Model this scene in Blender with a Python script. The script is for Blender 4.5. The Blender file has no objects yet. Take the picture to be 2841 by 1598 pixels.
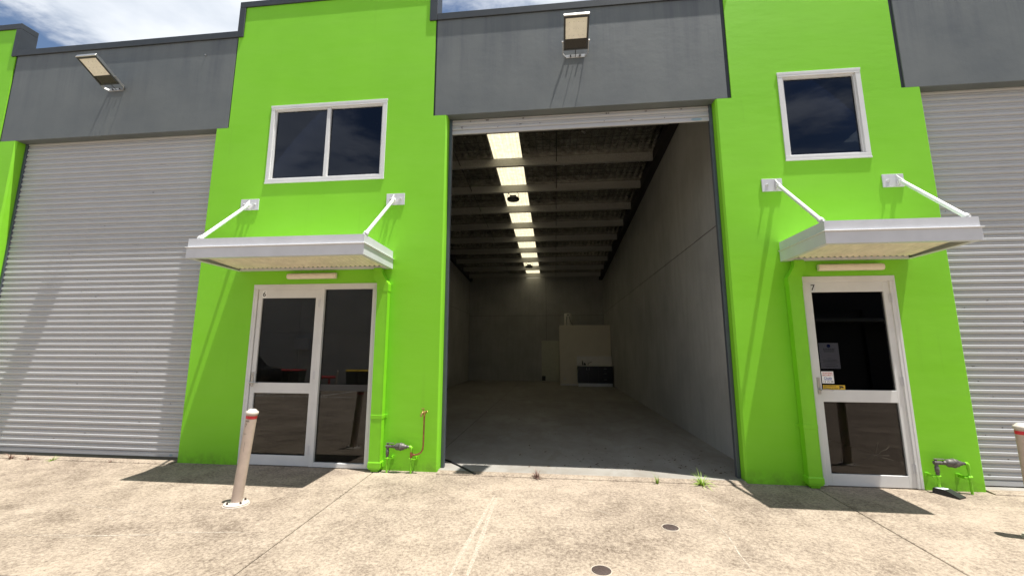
import bpy, math, random
from mathutils import Vector, Matrix
random.seed(7)
PI = math.pi
sc = bpy.context.scene
col = sc.collection

# ------------------------------------------------------------------ camera
cam_d = bpy.data.cameras.new('camera')
cam = bpy.data.objects.new('camera', cam_d); col.objects.link(cam); sc.camera = cam
cam_d.sensor_width = 36.0
cam_d.lens = 1200.05 / 2841 * 36
cam_d.shift_x = (1420.5 - 1399.4) / 2841
cam_d.shift_y = (777.4 - 799.0) / 2841
cam_d.clip_start = 0.05; cam_d.clip_end = 2000
yaw, pit, rol = -0.115936, 0.161753, 0.00366
F = Vector((math.sin(yaw)*math.cos(pit), math.cos(yaw)*math.cos(pit), math.sin(pit)))
R0 = Vector((math.cos(yaw), -math.sin(yaw), 0)); U0 = R0.cross(F)
R = R0*math.cos(rol) + U0*math.sin(rol); U = U0*math.cos(rol) - R0*math.sin(rol)
cam.matrix_world = Matrix(((R.x, U.x, -F.x, 4.2411), (R.y, U.y, -F.y, -5.6421), (R.z, U.z, -F.z, 1.4930), (0, 0, 0, 1)))

# ------------------------------------------------------------------ sun, sky, exposure
SUN = Vector((0.247, -0.076, 1.0)).normalized()          # towards the sun
sd = bpy.data.lights.new('sun', 'SUN'); sd.energy = 5.0; sd.angle = math.radians(0.53); sd.color = (1.0, 0.965, 0.905)
so = bpy.data.objects.new('sun', sd); col.objects.link(so)
so.rotation_euler = SUN.to_track_quat('Z', 'Y').to_euler(); so.location = (6, -6, 30)
world = bpy.data.worlds.new('World'); sc.world = world; world.use_nodes = True
def build_world():
    nt = world.node_tree; N = nt.nodes; L = nt.links; N.clear()
    out = N.new('ShaderNodeOutputWorld'); bg = N.new('ShaderNodeBackground'); bg.inputs[1].default_value = 1.0
    sky = N.new('ShaderNodeTexSky'); sky.sky_type = 'NISHITA'; sky.sun_disc = False
    sky.sun_elevation = math.asin(SUN.z); sky.sun_rotation = math.atan2(SUN.x, SUN.y)
    sky.air_density = 1.0; sky.dust_density = 0.6; sky.ozone_density = 2.0
    sm = N.new('ShaderNodeVectorMath'); sm.operation = 'SCALE'; sm.inputs['Scale'].default_value = 0.068
    L.new(sky.outputs[0], sm.inputs[0])
    tc = N.new('ShaderNodeTexCoord'); sp = N.new('ShaderNodeSeparateXYZ'); L.new(tc.outputs['Generated'], sp.inputs[0])
    mx = N.new('ShaderNodeMath'); mx.operation = 'MAXIMUM'; mx.inputs[1].default_value = 0.10; L.new(sp.outputs[2], mx.inputs[0])
    cb = N.new('ShaderNodeCombineXYZ')
    for i in (0, 1):
        d = N.new('ShaderNodeMath'); d.operation = 'DIVIDE'; L.new(sp.outputs[i], d.inputs[0]); L.new(mx.outputs[0], d.inputs[1]); L.new(d.outputs[0], cb.inputs[i])
    mp = N.new('ShaderNodeMapping'); mp.inputs['Location'].default_value = (-2.1, 0.6, 0.3); L.new(cb.outputs[0], mp.inputs[0])
    n1 = N.new('ShaderNodeTexNoise'); n1.inputs['Scale'].default_value = 1.25; n1.inputs['Detail'].default_value = 9; n1.inputs['Roughness'].default_value = 0.58; n1.inputs['Distortion'].default_value = 0.35
    L.new(mp.outputs[0], n1.inputs['Vector'])
    rp = N.new('ShaderNodeMapRange'); rp.interpolation_type = 'SMOOTHSTEP'; rp.inputs[1].default_value = 0.44; rp.inputs[2].default_value = 0.57; L.new(n1.outputs[0], rp.inputs[0])
    n2 = N.new('ShaderNodeTexNoise'); n2.inputs['Scale'].default_value = 3.0; n2.inputs['Detail'].default_value = 5; L.new(mp.outputs[0], n2.inputs['Vector'])
    cr = N.new('ShaderNodeValToRGB'); cr.color_ramp.elements[0].position = 0.3; cr.color_ramp.elements[0].color = (0.37, 0.41, 0.47, 1)
    cr.color_ramp.elements[1].position = 0.7; cr.color_ramp.elements[1].color = (0.64, 0.655, 0.675, 1); L.new(n2.outputs[0], cr.inputs[0])
    mi = N.new('ShaderNodeMix'); mi.data_type = 'RGBA'; L.new(rp.outputs[0], mi.inputs['Factor']); L.new(sm.outputs[0], mi.inputs['A']); L.new(cr.outputs[0], mi.inputs['B'])
    L.new(mi.outputs['Result'], bg.inputs[0]); L.new(bg.outputs[0], out.inputs[0])
build_world()
sc.view_settings.view_transform = 'Standard'; sc.view_settings.look = 'None'; sc.view_settings.gamma = 1.0
sc.view_settings.use_curve_mapping = False; sc.view_settings.exposure = 0.84
sc.render.engine = 'CYCLES'
sc.cycles.use_denoising = True
sc.cycles.max_bounces = 8; sc.cycles.diffuse_bounces = 5; sc.cycles.transparent_max_bounces = 12; sc.cycles.caustics_reflective = False

# ------------------------------------------------------------------ materials
M = {}
class NB:
    def __init__(s, name):
        m = bpy.data.materials.new(name); m.use_nodes = True; s.m = m; s.nt = m.node_tree; s.N = s.nt.nodes; s.L = s.nt.links
        s.bsdf = s.N['Principled BSDF']; s.out = s.N['Material Output']
        s.pos = s.N.new('ShaderNodeNewGeometry').outputs['Position']
    def set(s, **k):
        for a, v in k.items():
            n = {'rough': 'Roughness', 'metal': 'Metallic', 'ior': 'IOR', 'spec': 'Specular IOR Level', 'color': 'Base Color'}[a]
            s.bsdf.inputs[n].default_value = (*v, 1) if isinstance(v, tuple) else v
        return s
    def noise(s, scale, detail=4, rough=.55, sx=(1, 1, 1), dist=0):
        mp = s.N.new('ShaderNodeMapping'); mp.inputs['Scale'].default_value = sx; s.L.new(s.pos, mp.inputs[0])
        n = s.N.new('ShaderNodeTexNoise'); n.inputs['Scale'].default_value = scale; n.inputs['Detail'].default_value = detail
        n.inputs['Roughness'].default_value = rough; n.inputs['Distortion'].default_value = dist; s.L.new(mp.outputs[0], n.inputs['Vector'])
        return n.outputs[0]
    def ramp(s, v, a, b, c0=0., c1=1.):
        r = s.N.new('ShaderNodeMapRange'); s.L.new(v, r.inputs[0])
        for i, x in enumerate((a, b, c0, c1)): r.inputs[i+1].default_value = x
        return r.outputs[0]
    def math(s, op, a, b=None):
        n = s.N.new('ShaderNodeMath'); n.operation = op
        for i, x in enumerate((a, b)):
            if x is None: continue
            if isinstance(x, (int, float)): n.inputs[i].default_value = x
            else: s.L.new(x, n.inputs[i])
        return n.outputs[0]
    def mix(s, f, a, b, blend='MIX'):
        n = s.N.new('ShaderNodeMix'); n.data_type = 'RGBA'; n.blend_type = blend
        for key, x in (('Factor', f), ('A', a), ('B', b)):
            if isinstance(x, (int, float)): n.inputs[key].default_value = x
            elif isinstance(x, tuple): n.inputs[key].default_value = (*x, 1)
            else: s.L.new(x, n.inputs[key])
        return n.outputs['Result']
    def color(s, c): s.L.new(c, s.bsdf.inputs['Base Color']); return s
    def rough(s, v): s.L.new(v, s.bsdf.inputs['Roughness']); return s
    def bump(s, h, strength, dist=0.01):
        b = s.N.new('ShaderNodeBump'); b.inputs['Strength'].default_value = strength; b.inputs['Distance'].default_value = dist
        s.L.new(h, b.inputs['Height']); s.L.new(b.outputs[0], s.bsdf.inputs['Normal']); return s
def simple(key, c, rough=.5, metal=0., var=.08, scale=9., bump=0., bscale=150.):
    b = NB(key.replace('_', ' ')); b.set(rough=rough, metal=metal)
    n = b.ramp(b.noise(scale, 5), .3, .7)
    b.color(b.mix(n, tuple(x*(1-var) for x in c), tuple(min(1, x*(1+var)) for x in c)))
    if bump: b.bump(b.noise(bscale, 3), bump, .004)
    M[key] = b.m; return b
def mats():
    # green painted tilt-up concrete
    b = NB('lime green wall paint'); b.set(rough=.62, spec=.35)
    lg = b.ramp(b.noise(.9, 4), .3, .7); st = b.ramp(b.noise(3.2, 4, .6, (.35, 1, 1.6)), .35, .7)
    c = b.mix(lg, (.212, .595, .016), (.240, .650, .024)); c = b.mix(b.math('MULTIPLY', st, .30), c, (.262, .64, .050))
    sx = b.N.new('ShaderNodeSeparateXYZ'); b.L.new(b.pos, sx.inputs[0])
    spl = b.math('MULTIPLY', b.ramp(sx.outputs[2], .16, -.02), b.ramp(b.noise(7, 6, .7), .40, .66)); c = b.mix(b.math('MULTIPLY', spl, .55), c, (.10, .13, .03))
    drip = b.math('MULTIPLY', b.ramp(b.noise(9, 5, .65, (1, 1, .04)), .58, .74), b.ramp(b.noise(.8, 3), .45, .65)); c = b.mix(b.math('MULTIPLY', drip, .22), c, (.15, .36, .02))
    b.color(c)
    h = b.math('ADD', b.math('MULTIPLY', b.noise(7, 5, .6, (.5, 1, 1.5)), 1.0), b.math('MULTIPLY', b.noise(90, 3), .10))
    b.bump(h, .15, .012); M['green'] = b.m
    simple('green_metal', (.212, .60, .016), .45, var=.06, scale=5)
    # grey painted panel with rain streaks
    b = NB('charcoal grey wall paint'); b.set(rough=.58, spec=.4)
    sp_ = b.N.new('ShaderNodeSeparateXYZ'); b.L.new(b.pos, sp_.inputs[0]); sz = sp_.outputs[2]
    lg = b.ramp(b.noise(1.3, 4), .3, .7); stk = b.ramp(b.noise(5.5, 5, .65, (1, 1, .05)), .45, .72)
    c = b.mix(lg, (.122, .136, .140), (.158, .172, .170)); c = b.mix(b.math('MULTIPLY', b.math('MULTIPLY', stk, b.ramp(sz, 5.0, 6.35, .12, 1.0)), b.ramp(b.noise(.9, 3), .38, .60, .25, .85)), c, (.068, .076, .094))
    b.color(c); h = b.math('ADD', b.noise(8, 5, .6), b.math('MULTIPLY', b.noise(100, 3), .10)); b.bump(h, .15, .012); M['grey'] = b.m
    simple('coping', (.036, .042, .047), .45, .2, .12, 6)
    simple('joint', (.018, .019, .024), .7)
    simple('sealant', (.03, .032, .04), .6)
    b = simple('alu_white', (.70, .70, .69), .38, var=.05, scale=4)
    b = simple('shutter', (.47, .475, .485), .40, var=.03, scale=2)
    # dirt on shutters
    n = b.ramp(b.noise(14, 4, .6, (.25, 1, 1)), .66, .74); src = b.bsdf.inputs['Base Color'].links[0].from_socket
    b.color(b.mix(b.math('MULTIPLY', n, .22), src, (.20, .18, .15)))
    simple('canopy_white', (.63, .64, .67), .36, var=.05, scale=5)
    simple('soffit', (.86, .80, .66), .5, var=.12, scale=6)
    simple('rod_white', (.74, .74, .74), .33, var=.02)
    simple('plate_white', (.62, .62, .63), .4, var=.04)
    simple('diffuser', (.80, .72, .58), .35, var=.05, scale=12)
    simple('dark_metal', (.045, .047, .05), .45, .5)
    simple('flood_metal', (.30, .31, .32), .4, .7, .1)
    simple('flood_dark', (.04, .042, .045), .35, .3)
    simple('led_panel', (.92, .88, .78), .5, var=.06, scale=20)
    simple('led_black', (.012, .010, .008), .25)
    simple('steel', (.55, .54, .52), .35, .9)
    simple('guide', (.10, .115, .14), .45, .4)
    simple('brass', (.42, .29, .10), .35, .9, .15, 30)
    simple('copper', (.36, .16, .09), .38, .9, .25, 20)
    simple('meter_grey', (.13, .12, .11), .5, .4, .35, 40)
    simple('bollard', (.50, .40, .33), .5, var=.08, scale=12)
    simple('bollard_white', (.56, .50, .43), .5, var=.06)
    simple('red_tape', (.62, .03, .04), .4); simple('black', (.012, .012, .013), .45)
    simple('ink', (.02, .02, .022), .6); simple('red_ink', (.55, .03, .03), .6); simple('blue_ink', (.02, .06, .35), .6)
    simple('paper', (.84, .86, .90), .6, var=.02); simple('sticker_white', (.85, .85, .84), .45, var=.01); simple('sticker_yellow', (.66, .42, .03), .45)
    simple('label_blue', (.26, .36, .42), .4)
    simple('rim_pale', (.40, .345, .28), .8); simple('rust', (.052, .034, .028), .75, .1, .3, 60); simple('leaf_dry', (.09, .055, .03), .8, var=.4, scale=30)
    simple('grass', (.26, .40, .05), .55, var=.3, scale=25); simple('grass_dry', (.20, .12, .09), .7, var=.3, scale=30)
    simple('crack', (.16, .14, .11), .4)
    def worn(key, c, lo, hi, sc_):
        b = NB(key); N, L = b.N, b.L; b.set(rough=.85, color=c)
        t = N.new('ShaderNodeBsdfTransparent'); mx = N.new('ShaderNodeMixShader'); L.new(b.ramp(b.noise(sc_, 5, .75), lo, hi), mx.inputs[0]); L.new(t.outputs[0], mx.inputs[1]); L.new(b.bsdf.outputs[0], mx.inputs[2]); L.new(mx.outputs[0], b.out.inputs[0]); M[key] = b.m
    worn('scuff', (.47, .41, .335), .32, .62, 18); worn('tyre_mark', (.50, .425, .34), .30, .66, 60)
    simple('weld_black', (.010, .010, .012), .6)
    simple('van_paint', (.008, .008, .010), .2); simple('tyre', (.015, .015, .015), .8)
    simple('bin_green', (.02, .03, .025), .5); simple('lid_yellow', (.65, .42, .02), .45); simple('lid_red', (.42, .03, .03), .45)
    simple('opp_dark', (.03, .03, .032), .7); simple('opp_wall', (.60, .60, .59), .8, var=.08, scale=1); simple('line_paint', (.75, .75, .72), .7, var=.1, scale=8)
    simple('cream_wall', (.74, .68, .56), .6, var=.04, scale=2); simple('rear_door', (.50, .51, .42), .5)
    simple('cabinet', (.010, .010, .014), .3); simple('bench_top', (.72, .69, .63), .35); simple('tile', (.76, .73, .69), .25, var=.04); simple('kick', (.66, .66, .67), .35, .3)
    simple('tank_white', (.68, .66, .60), .4)
    # glass
    def glass(key, tint, gl=(.92, .95, 1.0)):
        b = NB(key.replace('_', ' ')); N, L = b.N, b.L
        fr = N.new('ShaderNodeFresnel'); fr.inputs[0].default_value = 1.52
        t = N.new('ShaderNodeBsdfTransparent'); t.inputs[0].default_value = (*tint, 1)
        g = N.new('ShaderNodeBsdfGlossy'); g.inputs['Roughness'].default_value = 0.004; g.inputs[0].default_value = (*gl, 1)
        mx = N.new('ShaderNodeMixShader'); L.new(fr.outputs[0], mx.inputs[0]); L.new(t.outputs[0], mx.inputs[1]); L.new(g.outputs[0], mx.inputs[2])
        L.new(mx.outputs[0], b.out.inputs[0]); N.remove(b.bsdf); M[key] = b.m
    glass('glass_window', (.16, .18, .22), (.66, .72, .88)); glass('glass_door', (.30, .29, .28), (1, 1, 1)); glass('glass_seven', (.68, .68, .70), (.55, .53, .52)); glass('glass_band', (.05, .05, .05)); glass('glass_clear', (.9, .9, .88))
    # outdoor concrete
    b = NB('brushed exterior concrete'); b.set(rough=.85, spec=.2)
    # pale paste worn off a brown grain: how much of it is left changes over the slab
    big = b.noise(.75, 6, .62, (1, 1, 1), .4); mid = b.noise(3.4, 6, .68); g1 = b.noise(34, 5, .72); g2 = b.noise(95, 3, .7)
    v = b.math('ADD', b.math('ADD', b.math('MULTIPLY', big, .50), b.math('MULTIPLY', mid, .55)), b.math('ADD', b.math('MULTIPLY', g1, 1.00), b.math('MULTIPLY', g2, .55)))
    k = b.ramp(v, 1.06, 1.46)
    c = b.mix(k, (.118, .089, .066), (.362, .298, .229))
    tone = b.ramp(b.noise(1.3, 4, .6), .35, .65); c = b.mix(b.math('MULTIPLY', tone, .35), c, b.mix(k, (.140, .108, .084), (.385, .322, .255)))
    dk = b.ramp(b.math('ADD', b.noise(1.0, 6, .68), b.math('MULTIPLY', b.noise(60, 3, .7), .18)), .66, .80); c = b.mix(b.math('MULTIPLY', dk, .28), c, (.105, .084, .066))
    b.color(c); b.bump(b.math('ADD', g2, b.math('MULTIPLY', g1, .6)), .30, .006); M['concrete'] = b.m
    # interior slab
    b = NB('trowelled floor concrete'); b.set(rough=.62, spec=.35)
    big = b.ramp(b.noise(.6, 5, .6, (1, .6, 1)), .35, .66); med = b.ramp(b.noise(3.0, 6, .65, (1, .5, 1), .8), .4, .7)
    c = b.mix(big, (.235, .22, .195), (.34, .325, .295)); c = b.mix(b.math('MULTIPLY', med, .45), c, (.16, .13, .095))
    fine = b.ramp(b.noise(60, 3, .7), .62, .72); c = b.mix(b.math('MULTIPLY', fine, .5), c, (.07, .055, .04))
    b.color(c); M['floor'] = b.m
    b = NB('precast wall concrete'); b.set(rough=.75, spec=.25)
    big = b.ramp(b.noise(.8, 5, .6), .35, .66); st = b.ramp(b.noise(7, 5, .6, (1, 1, .12)), .45, .75)
    c = b.mix(big, (.36, .36, .35), (.47, .47, .455)); c = b.mix(b.math('MULTIPLY', st, .35), c, (.27, .255, .235)); b.color(c)
    b.bump(b.noise(30, 4), .08, .005); M['precast'] = b.m
    b = NB('reflective foil insulation'); b.set(rough=.20, metal=1.0)
    n = b.ramp(b.noise(6, 5, .6, (1, 1, 1), .6), .3, .7); b.color(b.mix(n, (.24, .23, .205), (.62, .60, .55)))
    b.bump(b.noise(22, 5, .65, (1, 1, 1), 1.0), .55, .03); M['foil'] = b.m
    simple('galv', (.40, .395, .37), .42, .35, .28, 55)
    b = NB('translucent skylight sheet'); N, L = b.N, b.L
    n = b.ramp(b.noise(9, 5, .65), .35, .7); cc = b.mix(n, (.42, .37, .235), (.56, .515, .37))
    t = N.new('ShaderNodeBsdfTranslucent'); L.new(cc, t.inputs[0]); d = N.new('ShaderNodeBsdfDiffuse'); L.new(cc, d.inputs[0])
    mx = N.new('ShaderNodeMixShader'); mx.inputs[0].default_value = .12; L.new(t.outputs[0], mx.inputs[1]); L.new(d.outputs[0], mx.inputs[2]); L.new(mx.outputs[0], b.out.inputs[0]); N.remove(b.bsdf)
    M['skylight'] = b.m
    simple('roof_sheet', (.35, .35, .34), .5, .3); simple('black_steel', (.012, .011, .010), .6)
    b = NB('yard concrete'); b.set(rough=.9, spec=.15); n = b.ramp(b.noise(.25, 5, .6), .3, .7); b.color(b.mix(n, (.19, .155, .115), (.27, .225, .17))); M['yard'] = b.m
mats()

# ------------------------------------------------------------------ mesh helpers
class MB:
    def __init__(s): s.v = []; s.f = []; s.sm = []
    def add(s, vs, fs, smooth=False):
        o = len(s.v); s.v += [tuple(v) for v in vs]; s.f += [tuple(i+o for i in f) for f in fs]; s.sm += [smooth]*len(fs); return s
    def box(s, x0, x1, y0, y1, z0, z1, bev=0.0):
        if bev <= 0:
            return s.add([(x0,y0,z0),(x1,y0,z0),(x1,y1,z0),(x0,y1,z0),(x0,y0,z1),(x1,y0,z1),(x1,y1,z1),(x0,y1,z1)],
                  [(0,3,2,1),(4,5,6,7),(0,1,5,4),(1,2,6,5),(2,3,7,6),(3,0,4,7)])
        b = min(bev, (x1-x0)*.49, (y1-y0)*.49, (z1-z0)*.49)
        vs = []
        for (X, sx) in ((x0, 1), (x1, -1)):
            for (Y, sy) in ((y0, 1), (y1, -1)):
                for (Z, sz) in ((z0, 1), (z1, -1)):
                    vs += [(X, Y+sy*b, Z+sz*b), (X+sx*b, Y, Z+sz*b), (X+sx*b, Y+sy*b, Z)]
        def i(a, bb, c, k): return (a*4+bb*2+c)*3+k
        fs = []
        for a in (0, 1):
            q = [i(a,0,0,0), i(a,1,0,0), i(a,1,1,0), i(a,0,1,0)]; fs.append(q if a else q[::-1])
            q = [i(0,a,0,1), i(1,a,0,1), i(1,a,1,1), i(0,a,1,1)]; fs.append(q[::-1] if a else q)
            q = [i(0,0,a,2), i(1,0,a,2), i(1,1,a,2), i(0,1,a,2)]; fs.append(q if a else q[::-1])
        for a in (0, 1):
            for bb in (0, 1):
                q = [i(a,bb,0,0), i(a,bb,1,0), i(a,bb,1,1), i(a,bb,0,1)]; fs.append(q if a != bb else q[::-1])
                q = [i(a,0,bb,2), i(a,1,bb,2), i(a,1,bb,0), i(a,0,bb,0)]; fs.append(q if a != bb else q[::-1])
                q = [i(0,a,bb,1), i(1,a,bb,1), i(1,a,bb,2), i(0,a,bb,2)]; fs.append(q if a != bb else q[::-1])
        for a in (0, 1):
            for bb in (0, 1):
                for c in (0, 1):
                    q = [i(a,bb,c,0), i(a,bb,c,1), i(a,bb,c,2)]; fs.append(q if (a+bb+c) % 2 else q[::-1])
        return s.add(vs, fs)
    def tube(s, pts, r, n=10, cap=True, smooth=True):
        pts = [Vector(p) for p in pts]; rs = r if isinstance(r, (list, tuple)) else [r]*len(pts)
        rings = []; prev = None
        for k, p in enumerate(pts):
            if k == 0: t = pts[1]-p
            elif k == len(pts)-1: t = p-pts[k-1]
            else: t = (pts[k+1]-p).normalized()+(p-pts[k-1]).normalized()
            t.normalize()
            if prev is None:
                a = Vector((0, 0, 1)) if abs(t.z) < .9 else Vector((1, 0, 0)); u = t.cross(a).normalized()
            else: u = (prev - t*prev.dot(t)).normalized()
            prev = u; w = t.cross(u)
            rings.append([p+(u*math.cos(2*PI*j/n)+w*math.sin(2*PI*j/n))*rs[k] for j in range(n)])
        vs = [v for r_ in rings for v in r_]; fs = []
        for k in range(len(pts)-1):
            for j in range(n): fs.append((k*n+j, k*n+(j+1) % n, (k+1)*n+(j+1) % n, (k+1)*n+j))
        s.add(vs, fs, smooth)
        if cap:
            s.add(rings[0], [tuple(range(n))[::-1]]); s.add(rings[-1], [tuple(range(n))])
        return s
    def lathe(s, prof, c=(0, 0, 0), n=24, smooth=True):
        vs = [(c[0]+r*math.cos(2*PI*j/n), c[1]+r*math.sin(2*PI*j/n), c[2]+z) for r, z in prof for j in range(n)]; fs = []
        for k in range(len(prof)-1):
            for j in range(n): fs.append((k*n+j, k*n+(j+1) % n, (k+1)*n+(j+1) % n, (k+1)*n+j))
        s.add(vs, fs, smooth); return s
    def prism(s, prof, axis, a0, a1, smooth=False, close=True):
        """profile of 2D points extruded along axis; x: (y,z), y: (x,z), z: (x,y)"""
        def P(p, a): return {'x': (a, p[0], p[1]), 'y': (p[0], a, p[1]), 'z': (p[0], p[1], a)}[axis]
        n = len(prof); vs = [P(p, a0) for p in prof]+[P(p, a1) for p in prof]; fs = []
        for j in range(n if close else n-1): fs.append((j, (j+1) % n, n+(j+1) % n, n+j))
        s.add(vs, fs, smooth)
        if close: s.add(vs[:n], [tuple(range(n))[::-1]]); s.add(vs[n:], [tuple(range(n))])
        return s
    def xform(s, m): s.v = [tuple(m @ Vector(v)) for v in s.v]; return s
    def mesh(s, name, mat):
        me = bpy.data.meshes.new(name); me.from_pydata(s.v, [], s.f); me.materials.append(M[mat] if isinstance(mat, str) else mat)
        me.polygons.foreach_set('use_smooth', s.sm); me.update(); me.validate()
        import bmesh
        bm = bmesh.new(); bm.from_mesh(me); bmesh.ops.recalc_face_normals(bm, faces=bm.faces[:]); bm.to_mesh(me); bm.free()
        return me
    def build(s, name, mat, parent=None): return ob(name, s.mesh(name, mat), parent)
def ob(name, me, parent=None, loc=None):
    o = bpy.data.objects.new(name, me); col.objects.link(o)
    if parent: o.parent = parent
    if loc: o.location = loc
    return o
def tag(o, label=None, cat=None, group=None, kind=None):
    for k, v in (('label', label), ('category', cat), ('group', group), ('kind', kind)):
        if v: o[k] = v
    return o
def thing(name, label, cat, loc=(0, 0, 0), group=None, rz=0):
    o = ob(name, None, None, loc); o.rotation_euler = (0, 0, rz); o.empty_display_size = .1; return tag(o, label, cat, group)
def text(body, size, x, y, z, mat, parent, name='lettering', align='CENTER', width=None, back=False):
    cu = bpy.data.curves.new('t', 'FONT'); cu.body = body; cu.size = size; cu.align_x = align; cu.align_y = 'CENTER'; cu.resolution_u = 3; cu.offset = size*.012
    t = bpy.data.objects.new('t', cu); me = bpy.data.meshes.new_from_object(t); bpy.data.objects.remove(t); bpy.data.curves.remove(cu)
    xs = [v.co.x for v in me.vertices]; w = max(xs)-min(xs); k = width/w if width else 1
    for v in me.vertices: v.co = (x+v.co.x*k, y, z+v.co.y)
    me.name = name; me.materials.clear(); me.materials.append(M[mat]); me.update()
    return ob(name, me, parent)
SL, G0 = 0.031, -0.02
def gz(y): return G0+SL*y if y < 0 else 0.0

# ------------------------------------------------------------------ ground
def grounds():
    g = MB().add([(-260, -20, gz(-20)-.03), (260, -20, gz(-20)-.03), (260, 260, gz(-20)-.03), (-260, 260, gz(-20)-.03), (-260, -260, gz(-20)-.03), (260, -260, gz(-20)-.03)], [(0, 1, 2, 3), (4, 5, 1, 0)])
    gr = g.build('ground', 'yard'); tag(gr, kind='structure')
    ap = MB().add([(-26, .1, -.20), (30, .1, -.20), (30, -18.6, gz(-18.6)-.06), (-26, -18.6, gz(-18.6)-.06)], [(0, 1, 2, 3)]).build('concrete_apron', 'joint'); tag(ap, kind='structure')
    xs = [-24.1, -18.9, -13.7, -8.5, -3.28, 1.93, 7.155, 12.4, 17.6, 22.8, 28.0]; ys = [0.06, -2.68, -7.9, -13.1, -18.4]; h = .0058
    for i in range(len(xs)-1):
        for j in range(len(ys)-1):
            x0, x1, y0, y1 = xs[i]+h, xs[i+1]-h, ys[j]-h, ys[j+1]+h
            z0, z1 = G0+SL*y0, G0+SL*y1; b = .006
            vs = [(x0,y0,z0-.16),(x1,y0,z0-.16),(x1,y1,z1-.16),(x0,y1,z1-.16),(x0,y0,z0-b),(x1,y0,z0-b),(x1,y1,z1-b),(x0,y1,z1-b),(x0+b,y0-b,z0),(x1-b,y0-b,z0),(x1-b,y1+b,z1),(x0+b,y1+b,z1)]
            fs = [(0,1,5,4),(1,2,6,5),(2,3,7,6),(3,0,4,7),(4,5,9,8),(5,6,10,9),(6,7,11,10),(7,4,8,11),(8,9,10,11)]
            MB().add(vs, fs).build('slab', 'concrete', ap)
    # pale scrape marks on the slabs
    def scr(pts, w, lift=.0022, mat='scuff'):
        m = MB(); vs = []; n = len(pts)
        for k, (x, y) in enumerate(pts):
            a = pts[max(0, k-1)]; b_ = pts[min(n-1, k+1)]; d = Vector((b_[0]-a[0], b_[1]-a[1])).normalized(); ww = w*(.25+.75*math.sin(PI*(k+.5)/n))
            vs += [(x-d.y*ww, y+d.x*ww, gz(y)+lift), (x+d.y*ww, y-d.x*ww, gz(y)+lift)]
        m.add(vs, [(2*k, 2*k+1, 2*k+3, 2*k+2) for k in range(n-1)]); m.build('scuff_mark', mat, ap)
    def line(a, b_, n=9, j=.006): return [(a[0]+(b_[0]-a[0])*k/n+random.uniform(-j, j), a[1]+(b_[1]-a[1])*k/n+random.uniform(-j, j)) for k in range(n+1)]
    for a, b_, w in (((-.454,-2.13),(.899,-1.983),.006), ((-.07,-2.142),(.826,-1.958),.006), ((.83,-1.93),(1.537,-1.85),.007), ((-.855,-1.426),(.486,-1.616),.004), ((-.039,-1.653),(.116,-1.751),.004),
                     ((4.596,-.967),(4.746,-1.098),.005), ((3.91,-1.643),(3.979,-1.706),.005), ((4.957,-2.102),(5.219,-2.092),.004), ((5.684,-.735),(5.692,-1.256),.006), ((5.69,-1.3),(5.64,-2.011),.006), ((1.62,-1.45),(1.67,-1.50),.005), ((2.3,-1.38),(2.35,-1.44),.006)):
        scr(line(a, b_), w)
    for pts in ([(3.574,-.694),(3.545,-1.1),(3.535,-1.377),(3.51,-1.65),(3.495,-1.873),(3.48,-2.1),(3.476,-2.42)], [(3.60,-.80),(3.592,-1.2),(3.597,-1.736),(3.594,-2.0),(3.591,-2.42)]):
        scr(pts, .020, mat='tyre_mark')
    # painted bay lines out in the yard
    for k in range(12):
        x = -19+2.7*k; MB().add([(x-.05,-11.5,gz(-11.5)+.004),(x+.05,-11.5,gz(-11.5)+.004),(x+.05,-16.5,gz(-16.5)+.004),(x-.05,-16.5,gz(-16.5)+.004)], [(0,1,2,3)]).build('bay_line', 'line_paint', ap)
    MB().add([(-20,-11.4,gz(-11.4)+.004),(12,-11.4,gz(-11.4)+.004),(12,-11.3,gz(-11.3)+.004),(-20,-11.3,gz(-11.3)+.004)], [(0,1,2,3)]).build('bay_line', 'line_paint', ap)
    # interior floor
    fl = MB().box(-.34, 6.80, .02, 16.75, -.25, 0).build('warehouse_floor', 'floor'); tag(fl, kind='structure')
    f2 = MB().box(6.87, 11.9, .02, 16.75, -.25, 0).build('warehouse_floor', 'floor'); tag(f2, kind='structure')
    for x0, x1 in ((-4.452, -.899), (2.745, 6.43), (8.94, 12.5)):
        m = MB().prism([(.03, -.2), (.03, .001), (0, -.001), (-.084, -.012), (-.09, -.018), (-.09, -.2)], 'x', x0+.002, x1-.002); m.build('threshold', 'concrete', fl)
    for x0, x1, y0, y1 in ((2.52, 2.526, .3, 16.6), (-.2, 6.7, 8.0, 8.006)):
        MB().box(x0, x1, y0, y1, -.01, .0015).build('floor_joint', 'joint', fl)
grounds()

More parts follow.
